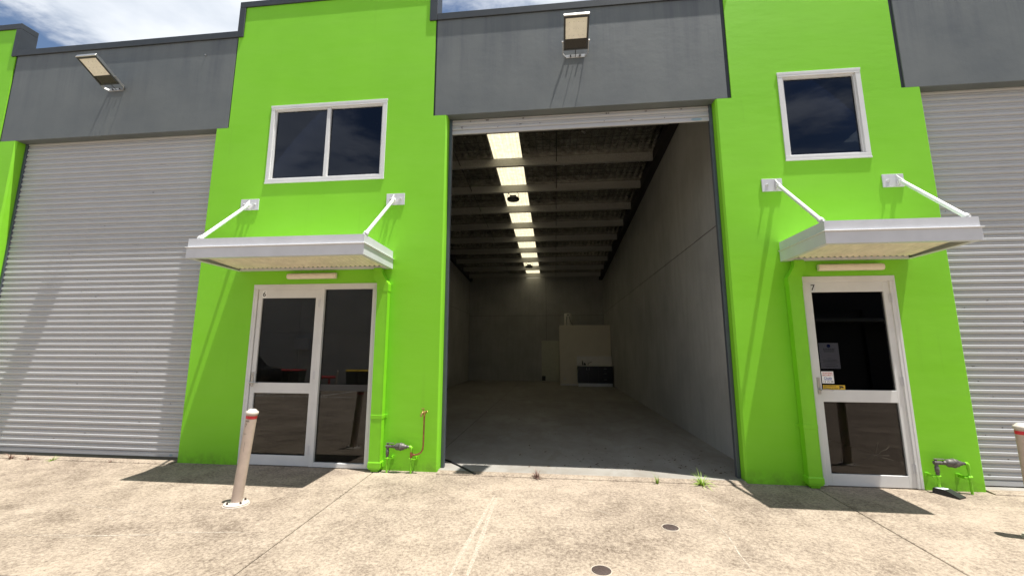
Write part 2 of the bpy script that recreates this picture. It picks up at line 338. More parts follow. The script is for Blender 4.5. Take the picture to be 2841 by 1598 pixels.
# ------------------------------------------------------------------ building
bld = thing('warehouse_building', 'lime green and charcoal grey row of warehouse units with roller doors', 'building')
T = .18
def cells(name, xs, zs, solid, y0, y1, mat, parent=bld):
    """panel in the facade plane with openings"""
    m = MB(); V = {}
    def v(i, j, k):
        if (i, j, k) not in V: V[(i, j, k)] = len(m.v); m.v.append((xs[i], (y0, y1)[k], zs[j]))
        return V[(i, j, k)]
    S = {(i, j): solid((xs[i]+xs[i+1])/2, (zs[j]+zs[j+1])/2) for i in range(len(xs)-1) for j in range(len(zs)-1)}
    def f(*q): m.f.append(q); m.sm.append(False)
    for (i, j), s in S.items():
        if not s: continue
        f(v(i,j,0), v(i+1,j,0), v(i+1,j+1,0), v(i,j+1,0)); f(v(i,j,1), v(i,j+1,1), v(i+1,j+1,1), v(i+1,j,1))
        if not S.get((i-1, j)): f(v(i,j,0), v(i,j+1,0), v(i,j+1,1), v(i,j,1))
        if not S.get((i+1, j)): f(v(i+1,j,0), v(i+1,j,1), v(i+1,j+1,1), v(i+1,j+1,0))
        if not S.get((i, j-1)): f(v(i,j,0), v(i,j,1), v(i+1,j,1), v(i+1,j,0))
        if not S.get((i, j+1)): f(v(i,j+1,0), v(i+1,j+1,0), v(i+1,j+1,1), v(i,j+1,1))
    return m.build(name, mat, parent)
ZB, ZG, ZC = -.06, 4.845, 6.40
def pier(lo0, lo1, up0, up1, holes):
    xs = sorted(set([lo0, lo1, up0, up1]+[h[k] for h in holes for k in (0, 1)])); zs = sorted(set([ZB, ZG, 6.93]+[h[k] for h in holes for k in (2, 3)]))
    def solid(x, z):
        a, b = (lo0, lo1) if z < ZG else (up0, up1)
        return a < x < b and not any(h[0] < x < h[1] and h[2] < z < h[3] for h in holes)
    o = cells('green_wall_panel', xs, zs, solid, 0, T, 'green')
    me = o.data; at = me.attributes.new('bevel_weight_edge', 'FLOAT', 'EDGE')
    for e in me.edges:
        p, q = (me.vertices[i].co for i in e.vertices)
        if abs(p.y) < 1e-5 and abs(q.y) < 1e-5 and abs(p.x-q.x) < 1e-5 and min(abs(p.x-lo0), abs(p.x-lo1)) < 1e-4 and max(p.z, q.z) < ZG+.001: at.data[e.index].value = 1.0
    md = o.modifiers.new('b', 'BEVEL'); md.width = .022; md.segments = 1; md.limit_method = 'WEIGHT'
    return o
W1 = (0.006, 1.840, 3.920, 5.155); W2 = (7.233, 8.250, 3.922, 5.158); D6 = (0.003, 1.833, ZB, 2.408); D7 = (7.245, 8.310, ZB, 2.408)
pier(-9.0, -4.452, -9.0, -4.79, [])
pier(-.899, 2.745, -.682, 2.535, [W1, D6])
pier(6.43, 8.942, 6.641, 8.712, [W2, D7])
pier(12.52, 16.0, 12.86, 16.0, [])
for x0, x1 in ((-4.752, -.700), (2.560, 6.592), (8.760, 12.82)):
    o = MB().box(x0, x1, .002, T-.002, ZG, ZC).build('grey_lintel_panel', 'grey', bld)
    md = o.modifiers.new('b', 'BEVEL'); md.width = .006; md.segments = 2
for x0, x1 in ((-4.789, -4.753), (-.699, -.683), (2.536, 2.559), (6.593, 6.640), (8.713, 8.759), (12.821, 12.859)):
    MB().box(x0, x1, .016, T-.01, ZG+.002, ZC).build('joint_sealant', 'sealant', bld)
# metal coping: flat capping over the parapet and up the sides of the raised green bays
P0, P1 = -.0195, T+.05
def cop(x0, x1, z0, z1): 
    MB().box(x0, x1, P0, P1, z0, z1, .004).build('coping', 'coping', bld)
for x0, x1 in ((-4.765, -.706), (2.56, 6.60), (8.735, 12.84)): cop(x0, x1, 6.388, 6.497)
for a, b in ((-9.0, -4.767), (-.704, 2.558), (6.602, 8.733), (12.842, 16)): cop(a, b, 6.912, 7.012)
for a in (-4.857, 2.44, 8.63): cop(a, a+(.09 if a < 0 else .118 if a < 5 else .103), 6.388, 6.91)
for a in (-.704, 6.602, 12.842): cop(a, a+.103, 6.388, 6.91)

# roof, purlins, insulation, skylights
def zp(y): return 6.015-.0538*y
PUR = [1.0, 2.485]+[3.97+1.483*i for i in range(9)]
SKY = {'6': (2.84, 3.53), '7': (10.55, 11.25)}
roof = MB()
def slope_box(m, x0, x1, y0, y1, a, b):
    m.add([(x0,y0,zp(y0)+a),(x1,y0,zp(y0)+a),(x1,y1,zp(y1)+a),(x0,y1,zp(y1)+a),(x0,y0,zp(y0)+b),(x1,y0,zp(y0)+b),(x1,y1,zp(y1)+b),(x0,y1,zp(y1)+b)], [(0,3,2,1),(4,5,6,7),(0,1,5,4),(1,2,6,5),(2,3,7,6),(3,0,4,7)])
for x0, x1 in ((-9, 2.84), (3.53, 10.55), (11.25, 16)): slope_box(roof, x0, x1, .12, 17.0, .262, .292)
slope_box(roof, 2.84, 3.53, .12, 1.0, .262, .292); slope_box(roof, 10.55, 11.25, .12, 1.0, .262, .292)
roof = roof.build('roof', 'roof_sheet', bld)
def purlin_mesh(x0, x1):
    # C section: web with two flanges and lips
    t = .003; p = [(0, 0), (.075, 0), (.075, .018), (.072, .018), (.072, t), (t, t), (t, .2-t), (.072, .2-t), (.072, .182), (.075, .182), (.075, .2), (0, .2)]
    return MB().prism(p, 'x', x0, x1).mesh('purlin', 'galv')
pm6, pm7 = purlin_mesh(-.19, 6.52), purlin_mesh(6.87, 11.88)
for y in PUR:
    ob('purlin', pm6, roof, (0, y, zp(y)))
    if y < 9: ob('purlin', pm7, roof, (0, y, zp(y)))
def foil_sheet(x0, x1, y0, y1, seed):
    rnd = random.Random(seed); nx = max(6, int((x1-x0)/.0375)); ny = 30; m = MB(); vs = []
    for j in range(ny+1):
        for i in range(nx+1):
            x = x0+(x1-x0)*i/nx; y = y0+(y1-y0)*j/ny; t = j/ny
            q = abs(math.sin(PI*x/.15))**.7*abs(math.sin(PI*(y-y0)/.2))**.7         # bulges between the wires
            u = min(1, max(0, (t-.45)/.35)); u = u*u*(3-2*u); sag = .03*math.sin(PI*t)-.07*t**4+.012*math.sin(7*x+seed)*math.sin(PI*t)
            vs.append((x, y, zp(y)+.236+sag*.7-(.010+.042*u)*(1-t**10)*q+rnd.uniform(-.008, .008)*(1-t**12)))
    fs = [(j*(nx+1)+i, j*(nx+1)+i+1, (j+1)*(nx+1)+i+1, (j+1)*(nx+1)+i) for j in range(ny) for i in range(nx)]
    m.add(vs, fs, True); return m.build('insulation_blanket', 'foil', roof)
ye = [.2]+PUR+[16.7]
for k in range(len(ye)-1):
    a, b = ye[k]+.005, ye[k+1]-.005
    for x0, x1 in ((-.19, 2.83), (3.54, 6.6)): foil_sheet(x0, x1, a, b, k*2+int(x0 > 3))
    if 1 <= k <= 8:
        w = MB()
        for x0, x1 in ((-.15, 2.83), (3.54, 6.5)):
            yy = a+.15
            while yy < b: w.tube([(x0, yy, zp(yy)+.205), (x1, yy, zp(yy)+.205)], .0038, 4, False); yy += .3
            xx = x0+.05
            while xx < x1: w.tube([(xx, a, zp(a)+.212), (xx, (a+b)/2, zp((a+b)/2)+.200), (xx, b, zp(b)+.212)], .0038, 4, False); xx += .15
        tag(w.build('safety_mesh', 'black_steel', roof), kind='stuff')
    if k < 5:
        foil_sheet(6.87, 10.54, a, b, 50+k)
    if k >= 1:
        for nm, (s0, s1) in SKY.items():
            if nm == '7' and k > 4: continue
            m = MB(); n = 46; vs = []
            for i in range(n+1):                       # corrugated translucent sheet
                x = s0+(s1-s0)*i/n; dz = .008*math.sin(2*PI*(x-s0)/.076)
                vs += [(x, ye[k], zp(ye[k])+.272+dz), (x, ye[k+1], zp(ye[k+1])+.272+dz)]
            m.add(vs, [(2*i, 2*i+2, 2*i+3, 2*i+1) for i in range(n)], True); m.build('skylight_panel', 'skylight', roof)
            w = MB(); yy = ye[k]+.08
            while yy < ye[k+1]-.02:
                w.tube([(s0-.02, yy, zp(yy)+.215+random.uniform(-.006, .006)), ((s0+s1)/2, yy, zp(yy)+.205), (s0+.71, yy, zp(yy)+.215)], .0016, 4, False); yy += .28
            for i in range(5):
                x = s0+.07+.14*i; w.tube([(x+random.uniform(-.01, .01), ye[k]+.08, zp(ye[k])+.21), (x, ye[k+1]-.01, zp(ye[k+1])+.21)], .0016, 4, False)
            tag(w.build('safety_mesh', 'galv', roof), kind='stuff')
m7 = MB(); slope_box(m7, 6.87, 10.54, 8.4, 16.7, .22, .23); slope_box(m7, 11.26, 11.89, .2, 16.7, .22, .23); slope_box(m7, 10.54, 11.26, 8.4, 16.7, .22, .23); m7.build('insulation_blanket', 'foil', roof)
for x in (2.05, 4.335):
    for k in range(len(PUR)-1):
        MB().tube([(x, PUR[k]+.07, zp(PUR[k])+.06), (x, PUR[k+1], zp(PUR[k+1])+.06)], .010, 6).build('bridging_rod', 'black_steel', roof)
m = MB(); slope_box(m, 6.53, 6.70, .2, 16.7, -.02, .20); m.build('gap_shade_strip', 'black_steel', roof)  # black strip stands in for the shade between purlin ends and wall
m = MB(); slope_box(m, -.19, -.06, .2, 16.7, -.02, .20); m.build('gap_shade_strip', 'black_steel', roof)  # same black shade strip repeated along the left wall

# interior precast walls, panel by panel
def wall_panels(axis, c0, c1, br, zbr):
    for i in range(len(br)-1):
        for j in range(len(zbr)-1):
            a, b, z0, z1 = br[i]+.006, br[i+1]-.006, zbr[j]+(.006 if j else 0), zbr[j+1]-.006
            m = MB()
            if axis == 'y': m.box(c0, c1, a, b, z0, z1, .005)
            else: m.box(a, b, c0, c1, z0, z1, .005)
            m.build('precast_panel', 'precast', bld)
wall_panels('y', 6.71, 6.86, [.18, 5.98, 11.8, 16.7], [-.05, 3.39, 6.10])
wall_panels('y', -.35, -.20, [.18, 5.98, 11.8, 16.7], [-.05, 3.39, 6.10])
wall_panels('y', 11.9, 12.05, [.18, 16.7], [-.05, 6.10])
wall_panels('x', 16.71, 16.86, [-.35, 3.81, 6.86, 12.05], [-.05, 3.294, 5.5])
MB().box(6.714, 6.85, 5.9745, 5.9855, 0, 6.0).build('joint_sealant', 'bench_top', bld)
MB().box(6.72, 6.85, .18, 16.7, 0, 6.05).build('joint_sealant', 'sealant', bld); MB().box(-.34, -.21, .18, 16.7, 0, 6.05).build('joint_sealant', 'sealant', bld)
MB().box(-.34, 12.0, 16.72, 16.85, 0, 5.4).build('joint_sealant', 'sealant', bld)

MB().box(6.88, 8.99, 3.0, 3.08, 0, 2.75).box(8.92, 9.0, .19, 2.99, 0, 2.75).box(6.88, 8.9, .19, 2.99, 2.72, 2.75).build('added_dark_box', 'flood_dark', bld)  # dark box added behind door seven so its glass looks onto darkness
MB().box(6.88, 8.91, .19, 2.99, .001, .006).build('added_dark_floor', 'flood_dark', bld)  # dark sheet added as the floor of that darkening box
# roller doors
PIT = .0862
def slat_mesh(w):
    p = [(.004, 0), (0, .007), (-.013, .017), (-.015, .022), (-.015, .043), (-.012, .048), (-.003, .055), (-.003, .060), (-.010, .066), (-.010, .075), (.002, .0835), (.004, .0862)]
    vs = [(0, y, z) for y, z in p]+[(w, y, z) for y, z in p]; n = len(p)
    m = MB().add(vs, [(j, n+j, n+j+1, j+1) for j in range(n-1)]); m.add([(0, .006, 0), (w, .006, 0), (w, .006, PIT), (0, .006, PIT)], [(0, 1, 2, 3)])
    return m.mesh('slat', 'shutter')
YC = .160
def roller(x0, x1, zlow, ztop, label):
    d = ob('roller_door', None, bld, (x0, YC, zlow)); d.empty_display_size = .1; d['label'] = label
    w = x1-x0; me = slat_mesh(w-.05); n = int(math.ceil((ztop-zlow-.055)/PIT))
    MB().box(.025, w-.025, -.012, .012, 0, .054, .004).build('bottom_rail', 'shutter', d)
    for k in range(n): ob('slat', me, d, (.025, random.uniform(-.0012, .0012), .056+k*PIT))
    for gx in (.002, w-.044):
        MB().box(gx, gx+.042, -.030, .04, .002-zlow, ztop-zlow, .003).build('guide', 'guide', d)
    return d
r1 = roller(-4.452, -.899, .012, 4.95, 'closed pale grey roller door left of unit six'); r2 = roller(2.745, 6.43, 4.615, 4.97, 'raised roller door above the open entrance'); r3 = roller(8.942, 12.52, .012, 4.95, 'closed pale grey roller door right of unit seven')
MB().tube([(0, .35, 5.2-4.615), (3.685, .35, 5.2-4.615)], .2, 20).build('door_roll', 'shutter', r2)
def oval(d, x, z, rx, rz, mat):
    MB().add([(x+rx*math.cos(a*PI/10), -.0135, z+rz*math.sin(a*PI/10)) for a in range(20)], [tuple(range(20))]).build('sticker', mat, d)
oval(r1, 3.33, .026, .028, .014, 'label_blue'); oval(r2, 3.478, .03, .075, .02, 'label_blue')
# grime flecks on the raised curtain
for k in range(26):
    x = random.choice([random.uniform(.05, 1.1), random.uniform(1.2, 3.5)]); z = random.choice([.075, .10, .19, .27, .07]); w = random.uniform(.008, .045)
    MB().box(x, x+w, -.0172, -.0125, z, z+random.uniform(.005, .012)).build('grime_spot', 'rust', r2)
for d, n_, zs in ((r1, 26, 4.7), (r3, 34, 3.2)):
    for k in range(n_):
        x = random.uniform(.1, 3.4 if d is r1 else 1.6); z = .056+PIT*int(random.triangular(0, zs, .3)/PIT)+.058; w = random.uniform(.006, .03)
        MB().box(x, x+w, -.0112, -.0025, z, z+random.uniform(.004, .008)).build('grime_spot', 'rust', d)
# hand chain beside the right jamb
ch = MB(); zc = .35; k = 0
while zc < 4.70:
    ang = (k % 2)*PI/2; cx = 6.482+.012*math.sin(zc*1.4)+.05*(1-zc/4.7)*.6; cy = .36
    pts = [(cx+.011*math.cos(a)*math.cos(ang), cy+.011*math.cos(a)*math.sin(ang), zc+.019*math.sin(a)) for a in [2*PI*q/7 for q in range(8)]]
    ch.tube(pts, .0040, 4, False); zc += .031; k += 1
o = ch.build('hand_chain', 'dark_metal', r2); o.location = (-2.745, -YC, -4.615)

# windows
def window(x0, x1, z0, z1, mull, label):
    wn = ob('window', None, bld, (x0, 0, z0)); wn.empty_display_size = .1; wn['label'] = label
    w, h = x1-x0, z1-z0; f = .062; Y0, Y1 = -.0125, .085
    fr = MB(); fr.box(.001, w-.001, Y0, Y1, h-f, h-.001, .003); fr.box(.001, w-.001, Y0, Y1, .001, f, .003); fr.box(.001, f, Y0+.002, Y1, f, h-f, .003); fr.box(w-f, w-.001, Y0+.002, Y1, f, h-f, .003)
    b = f+.02                                       # inner stepped sash
    fr.box(f, w-f, .012, .07, h-b, h-f, .002); fr.box(f, w-f, .012, .07, f, b, .002); fr.box(f, b, .012, .07, b, h-b, .002); fr.box(w-b, w-f, .012, .07, b, h-b, .002)
    if mull: fr.box(mull-.028, mull+.028, .002, .07, b, h-b, .003)
    fr.build('frame', 'alu_white', wn)
    MB().box(-.004, w+.004, -.0150, .02, -.006, .014, .002).build('sill', 'alu_white', wn)
    MB().box(-.004, w+.004, -.0140, .02, h-.03, h+.004, .002).build('head_trim', 'alu_white', wn)
    e = [b] + ([mull-.028, mull+.028] if mull else []) + [w-b]
    for k in range(0, len(e), 2): MB().box(e[k]+.001, e[k+1]-.001, .040, .046, b+.001, h-b-.001).build('pane', 'glass_window', wn)
    return wn
window(*W1, .925, 'wide two pane window above door six'); window(*W2, None, 'single pane window above door seven')

# doors
def door_leaf(x0, x1, top, gx0, gx1, hinge, label, gm='glass_door'):
    d = ob('door', None, bld, (x0, 0, 0)); d.empty_display_size = .1; d['label'] = label
    a, b, w = gx0-x0, gx1-x0, x1-x0; Y0, Y1 = .006, .05; m = MB()
    m.box(.003, a, Y0, Y1, -.008, top-.003, .002); m.box(b, w-.003, Y0, Y1, -.008, top-.003, .002)
    for z0, z1 in ((-.008, .118), (.917, 1.054), (2.214, top-.003)): m.box(a, b, Y0, Y1, z0, z1, .002)
    m.build('leaf_frame', 'alu_white', d)
    for z0, z1 in ((.118, .917), (1.054, 2.214)): MB().box(a+.001, b-.001, .026, .032, z0+.001, z1-.001).build('pane', gm, d)
    hx = w if hinge > 0 else 0
    for z in (2.135, 1.16, .20):
        h = MB().tube([(hx, -.004, z-.055), (hx, -.004, z+.055)], .009, 8); h.box(hx-.028, hx+.028, -.0005, .0055, z-.05, z+.05)
        for zz in (-.03, 0, .03): h.tube([(hx-.016, -.003, z+zz), (hx-.016, .001, z+zz)], .004, 6)
        h.build('hinge', 'plate_white', d)
    lx = .03 if hinge > 0 else w-.03
    h = MB().box(lx-.018, lx+.018, -.006, .006, 1.005, 1.195, .003)
    h.tube([(lx, -.005, 1.055), (lx, -.055, 1.055)], .009, 8); h.tube([(lx-.005, -.055, 1.055), (lx+.06, -.058, 1.058), (lx+.125, -.052, 1.05)], [.009, .009, .007], 8)
    h.tube([(lx, -.005, 1.15), (lx, -.012, 1.15)], .012, 10)
    h.build('handle', 'steel', d)
    return d
def door_frame(x0, x1, z1, extra=None):
    m = MB(); f = .066; Y0, Y1 = -.009, .10
    m.box(x0+.001, x0+f, Y0+.001, Y1, -.012, z1-f, .003); m.box(x1-f, x1-.001, Y0+.001, Y1, -.012, z1-f, .003); m.box(x0+.001, x1-.001, Y0, Y1, z1-f, z1-.001, .003)
    m.box(x0+f, x1-f, .008, .09, z1-f-.012, z1-f)
    m.box(x0+f-.04, x0+f-.036, Y0-.002, Y0+.002, 0, z1-f); m.box(x1-f+.036, x1-f+.04, Y0-.002, Y0+.002, 0, z1-f)
    if extra: extra(m)
    return m.build('door_frame', 'alu_white', bld)
door_frame(D6[0], D6[1], 2.408, lambda m: (m.box(1.010, 1.068, -.005, .09, -.012, 2.342, .003), m.box(1.068, 1.767, -.002, .09, -.012, .043, .003)))
d6 = door_leaf(.072, 1.008, 2.334, .137, .940, 1, 'glazed white aluminium door numbered 6')
sl = MB().box(1.069, 1.766, .036, .042, .044, 2.341).build('sidelight_pane', 'glass_door', bld)
MB().box(1.069, 1.766, .0335, .0357, .955, 1.038).build('film_band', 'flood_dark', sl)
door_frame(D7[0], D7[1], 2.408)
d7 = door_leaf(7.302, 8.250, 2.334, 7.369, 8.171, 1, 'glazed white aluminium door numbered 7', 'glass_seven')
for d, x, n in ((d6, .164-.072, '6'), (d7, 7.388-7.302, '7')):
    s = MB().box(x-.028, x+.028, .0042, .0058, 2.222, 2.318).build('number_sticker', 'sticker_white' if n == '6' else 'canopy_white', d)
    text(n, .098, x, .0038, 2.268, 'ink', s, 'numeral')
# stickers and notice on door seven (local x = world - 7.302)
s = MB().box(.086, .218, .0236, .0256, 1.127, 1.266).build('warning_sticker', 'sticker_white', d7)
text('WARNING', .026, .152, .0230, 1.246, 'red_ink', s, width=.112); text('SECURITY', .026, .152, .0230, 1.221, 'red_ink', s, width=.118)
text('Chubb', .036, .152, .0230, 1.186, 'blue_ink', s, width=.088); MB().box(.110, .196, .0230, .0232, 1.166, 1.170).build('underline', 'blue_ink', s)
text('13 15 98', .024, .152, .0230, 1.146, 'ink', s, width=.106)
s = MB().box(.088, .330, .0236, .0256, 1.0555, 1.108).build('surveillance_sticker', 'sticker_yellow', d7)
text('Surveillance', .022, .168, .0230, 1.095, 'ink', s, width=.13); text('Camera in Use', .022, .172, .0230, 1.070, 'ink', s, width=.15)
m = MB(); m.prism([(.262, 1.100), (.300, 1.098), (.318, 1.084), (.306, 1.074), (.270, 1.082)], 'y', .0228, .0234); m.prism([(.268, 1.079), (.280, 1.079), (.280, 1.064), (.258, 1.064), (.258, 1.070), (.268, 1.070)], 'y', .0228, .0234); m.build('camera_pictogram', 'ink', s)
s = MB().box(.105, .325, .052, .0535, 1.297, 1.602).build('paper_notice', 'paper', d7)
MB().add([(.215+.021*math.cos(a*PI/12), .0515, 1.566+.021*math.sin(a*PI/12)) for a in range(24)], [tuple(range(24))]).build('round_emblem', 'blue_ink', s)
m = MB()
for z, w, h in ((1.532, .13, .006), (1.520, .12, .006), (1.500, .12, .007), (1.418, .06, .003), (1.400, .17, .003), (1.388, .15, .003), (1.372, .17, .003), (1.352, .13, .003), (1.330, .16, .004), (1.318, .10, .003)):
    x = .215-w/2
    while x < .215+w/2:
        l = random.uniform(.008, .024); m.box(x, min(x+l, .215+w/2), .0512, .0518, z-h/2, z+h/2); x += l+.004
m.build('print', 'guide', s)
m = MB(); cx, cz = 7.86-7.302, .33
for k in range(13):
    a = 2*PI*k/13+random.uniform(-.2, .2); l = random.uniform(.06, .30); pts = []
    for q in range(5):
        t = q/4; pts.append((cx+l*t*math.cos(a)+random.uniform(-.008, .008), .0245, cz+l*.55*t*math.sin(a)+random.uniform(-.006, .006)))
    pts = [p for p in pts if .075 < p[0] < .86 and p[2] > .13]
    if len(pts) > 1: m.tube(pts, .0009, 4, False)
m.build('glass_crack', 'crack', d7)
# rear door in the back wall
rd = MB().box(3.554, 4.44, 16.655, 16.705, .005, 2.005, .004).build('rear_door', 'rear_door', bld)
MB().lathe([(.001, -.03), (.03, -.028), (.034, -.01), (.02, 0)], n=16).xform(Matrix.Translation((3.64, 16.63, 1.02)) @ Matrix.Rotation(-PI/2, 4, 'X')).build('knob', 'steel', rd)
MB().box(3.566, 3.742, 16.645, 16.655, .03, .262).build('vent_grille', 'black', rd)

# ------------------------------------------------------------------ entrance canopies
def canopy(x0, x1, plates, rods, label):
    c = thing('entry_canopy', label, 'canopy', (x0, 0, 2.60)); w = x1-x0; D = -.925; t = .004
    m = MB()                                             # two tier fascia, folded with a projecting drip line
    prof = lambda s, e: None
    def fascia(path0, path1):
        pass
    up0, up1, lo0, lo1 = .138, .245, .0, .130
    m.box(0, w, D, D+t, up0, up1); m.box(0, t, D+t, -.004, up0, up1); m.box(w-t, w, D+t, -.004, up0, up1)
    m.box(-.006, w+.006, D-.008, D-.008+t, lo0, lo1); m.box(-.006, -.006+t, D-.004, -.004, lo0, lo1); m.box(w+.006-t, w+.006, D-.004, -.004, lo0, lo1)
    m.build('fascia', 'canopy_white', c)
    m = MB(); m.box(-.022, w+.022, D-.024, D+.03, .130, .138, .002); m.box(-.022, .03, D+.03, -.004, .130, .138, .002); m.box(w-.03, w+.022, D+.03, -.004, .130, .138, .002); m.build('drip_flashing', 'rod_white', c)
    m = MB(); m.box(-.002, w+.002, D-.004, D+.055, 0.0, .006); m.box(-.002, .05, D+.055, -.075, 0.0, .006); m.box(w-.05, w+.002, D+.055, -.075, 0.0, .006); m.box(-.002, w+.002, -.075, -.004, 0.0, .006); m.box(.05, w-.05, -.077, -.072, .006, .03); m.build('bottom_flange', 'canopy_white', c)
    n = int((w-.1)/.0085); vs = []                       # corrugated soffit sheet
    for i in range(n+1):
        x = .05+(w-.1)*i/n; dz = .010*math.sin(2*PI*x/.068); vs += [(x, D+.01, .075+dz), (x, -.10, .028+dz)]
    m = MB().add(vs, [(2*i, 2*i+2, 2*i+3, 2*i+1) for i in range(n)], True); m.build('corrugated_soffit', 'soffit', c)
    MB().add([(.004, D+.004, .21), (w-.004, D+.004, .21), (w-.004, -.004, .17), (.004, -.004, .17)], [(0, 1, 2, 3)]).build('roof_sheet', 'canopy_white', c)
    for (pa, pb, gx), rx in zip(plates, rods):
        a, b, g = pa-x0, pb-x0, gx-x0; ex = rx-x0
        pl = MB().box(a, b, -.016, -.0005, .915, 1.082, .002).build('wall_plate', 'plate_white', c)
        for bx in (a+.06, b-.06):
            bo = MB(); bo.tube([(bx, -.016, .998), (bx, -.028, .998)], .020, 6, smooth=False); bo.tube([(bx, -.028, .998), (bx, -.050, .998)], .012, 8)
            bo.build('bolt', 'plate_white', pl)
        MB().prism([(-.011, 1.075), (-.011, .93), (-.075, .955), (-.085, .99)], 'x', g-.005, g+.005).build('gusset', 'rod_white', pl)
        s, e = Vector((g+.012, -.055, .975)), Vector((ex, -.845, .268)); d = (e-s).normalized()
        r = MB().tube([s, e], .0225, 14); r.tube([s-d*.012, s+d*.02], .03, 12); r.tube([e-d*.03, e+d*.012], .031, 12); r.build('tie_rod', 'rod_white', c)
        MB().prism([(-.90, .20), (-.90, .235), (-.86, .285), (-.825, .285), (-.81, .20)], 'x', ex-.005, ex+.005).tube([(ex-.02, -.85, .262), (ex+.02, -.85, .262)], .009, 8).build('rod_tab', 'plate_white', c)
    return c
canopy(-.243, 2.030, ((-.333, -.05, -.195), (1.900, 2.166, 2.010)), (-.165, 2.008), 'wide white entrance canopy over door six with two tie rods')
canopy(7.050, 8.497, ((6.909, 7.154, 7.075), (8.326, 8.568, 8.490)), (7.075, 8.462), 'narrower white entrance canopy over door seven')

def batten(x0, x1, z0, z1, label):
    t = thing('batten_light', label, 'light', (x0, 0, z0), 'batten lights over the doors'); w, h = x1-x0, z1-z0
    MB().box(.01, w-.01, -.035, -.0005, .008, h-.008, .004).build('base_tray', 'canopy_white', t)
    m = MB(); prof = []; n = 8
    for k in range(n+1):
        a = PI*k/n; prof.append((-.03-.05*math.sin(a)**.6, h/2-h/2*math.cos(a)))
    m.prism(prof, 'x', .02, w-.02, True); 
    for e0, e1 in ((0, .02), (w-.02, w)): m.prism([(y*.96-.001, h/2+(z-h/2)*.93) for y, z in prof], 'x', e0, e1)
    m.build('diffuser', 'diffuser', t)
batten(.527, 1.246, 2.470, 2.552, 'cream batten light above door six'); batten(7.444, 8.174, 2.466, 2.55, 'cream batten light above door seven')

# ------------------------------------------------------------------ downpipes
def downpipe(xc, xt, top, label, lean=1):
    t = thing('downpipe', label, 'downpipe', (xc, 0, -.02)); w, D0, D1 = .148, -.105, -.006
    def sec(x, z, k=1.0): h = w/2*k; ym, hy = (D0+D1)/2, (D1-D0)/2*k; return [(x-h, ym-hy, z), (x+h, ym-hy, z), (x+h, ym+hy, z), (x-h, ym+hy, z)]
    def loft(m, ss):
        vs = [p for s in ss for p in s]; n = 4
        m.add(vs, [(k*n+j, k*n+(j+1) % n, (k+1)*n+(j+1) % n, (k+1)*n+j) for k in range(len(ss)-1) for j in range(n)]); m.add(ss[0], [(0, 3, 2, 1)]); m.add(ss[-1], [(0, 1, 2, 3)])
    m = MB(); loft(m, [sec(0, .03), sec(0, 2.34)]); o = m.build('pipe', 'green_metal', t)
    for e in (-w/2-.001, w/2-.006): MB().box(e, e+.007, D0-.002, D0+.006, .10, 2.33).build('edge_rib', 'green_metal', o)
    dx = xt-xc
    m = MB(); loft(m, [sec(0, 2.30, 1.06), sec(0, 2.40, 1.06), sec(dx*.75, 2.50, 1.0), sec(dx, 2.545, .92), sec(dx, top+.02, .72)]); m.build('offset_elbow', 'green_metal', t)
    b = MB().box(-w/2-.004, w/2+.004, D0-.004, D1, .645, .695, .002); b.box(w/2 if lean > 0 else -w/2-.035, w/2+.035 if lean > 0 else -w/2, -.012, -.002, .65, .69, .002); b.build('strap', 'green_metal', t)
    m = MB(); loft(m, [sec(0, .05, 1.14), sec(0, .11, 1.14), sec(0, .125, 1.02)]); loft(m, [sec(0, 0, .62), sec(0, .05, .70)]); m.build('shoe', 'green_metal', t)
downpipe(1.945, 1.86, 2.60, 'green painted downpipe beside door six', 1); downpipe(7.138, 7.215, 2.60, 'green painted downpipe beside door seven', -1)

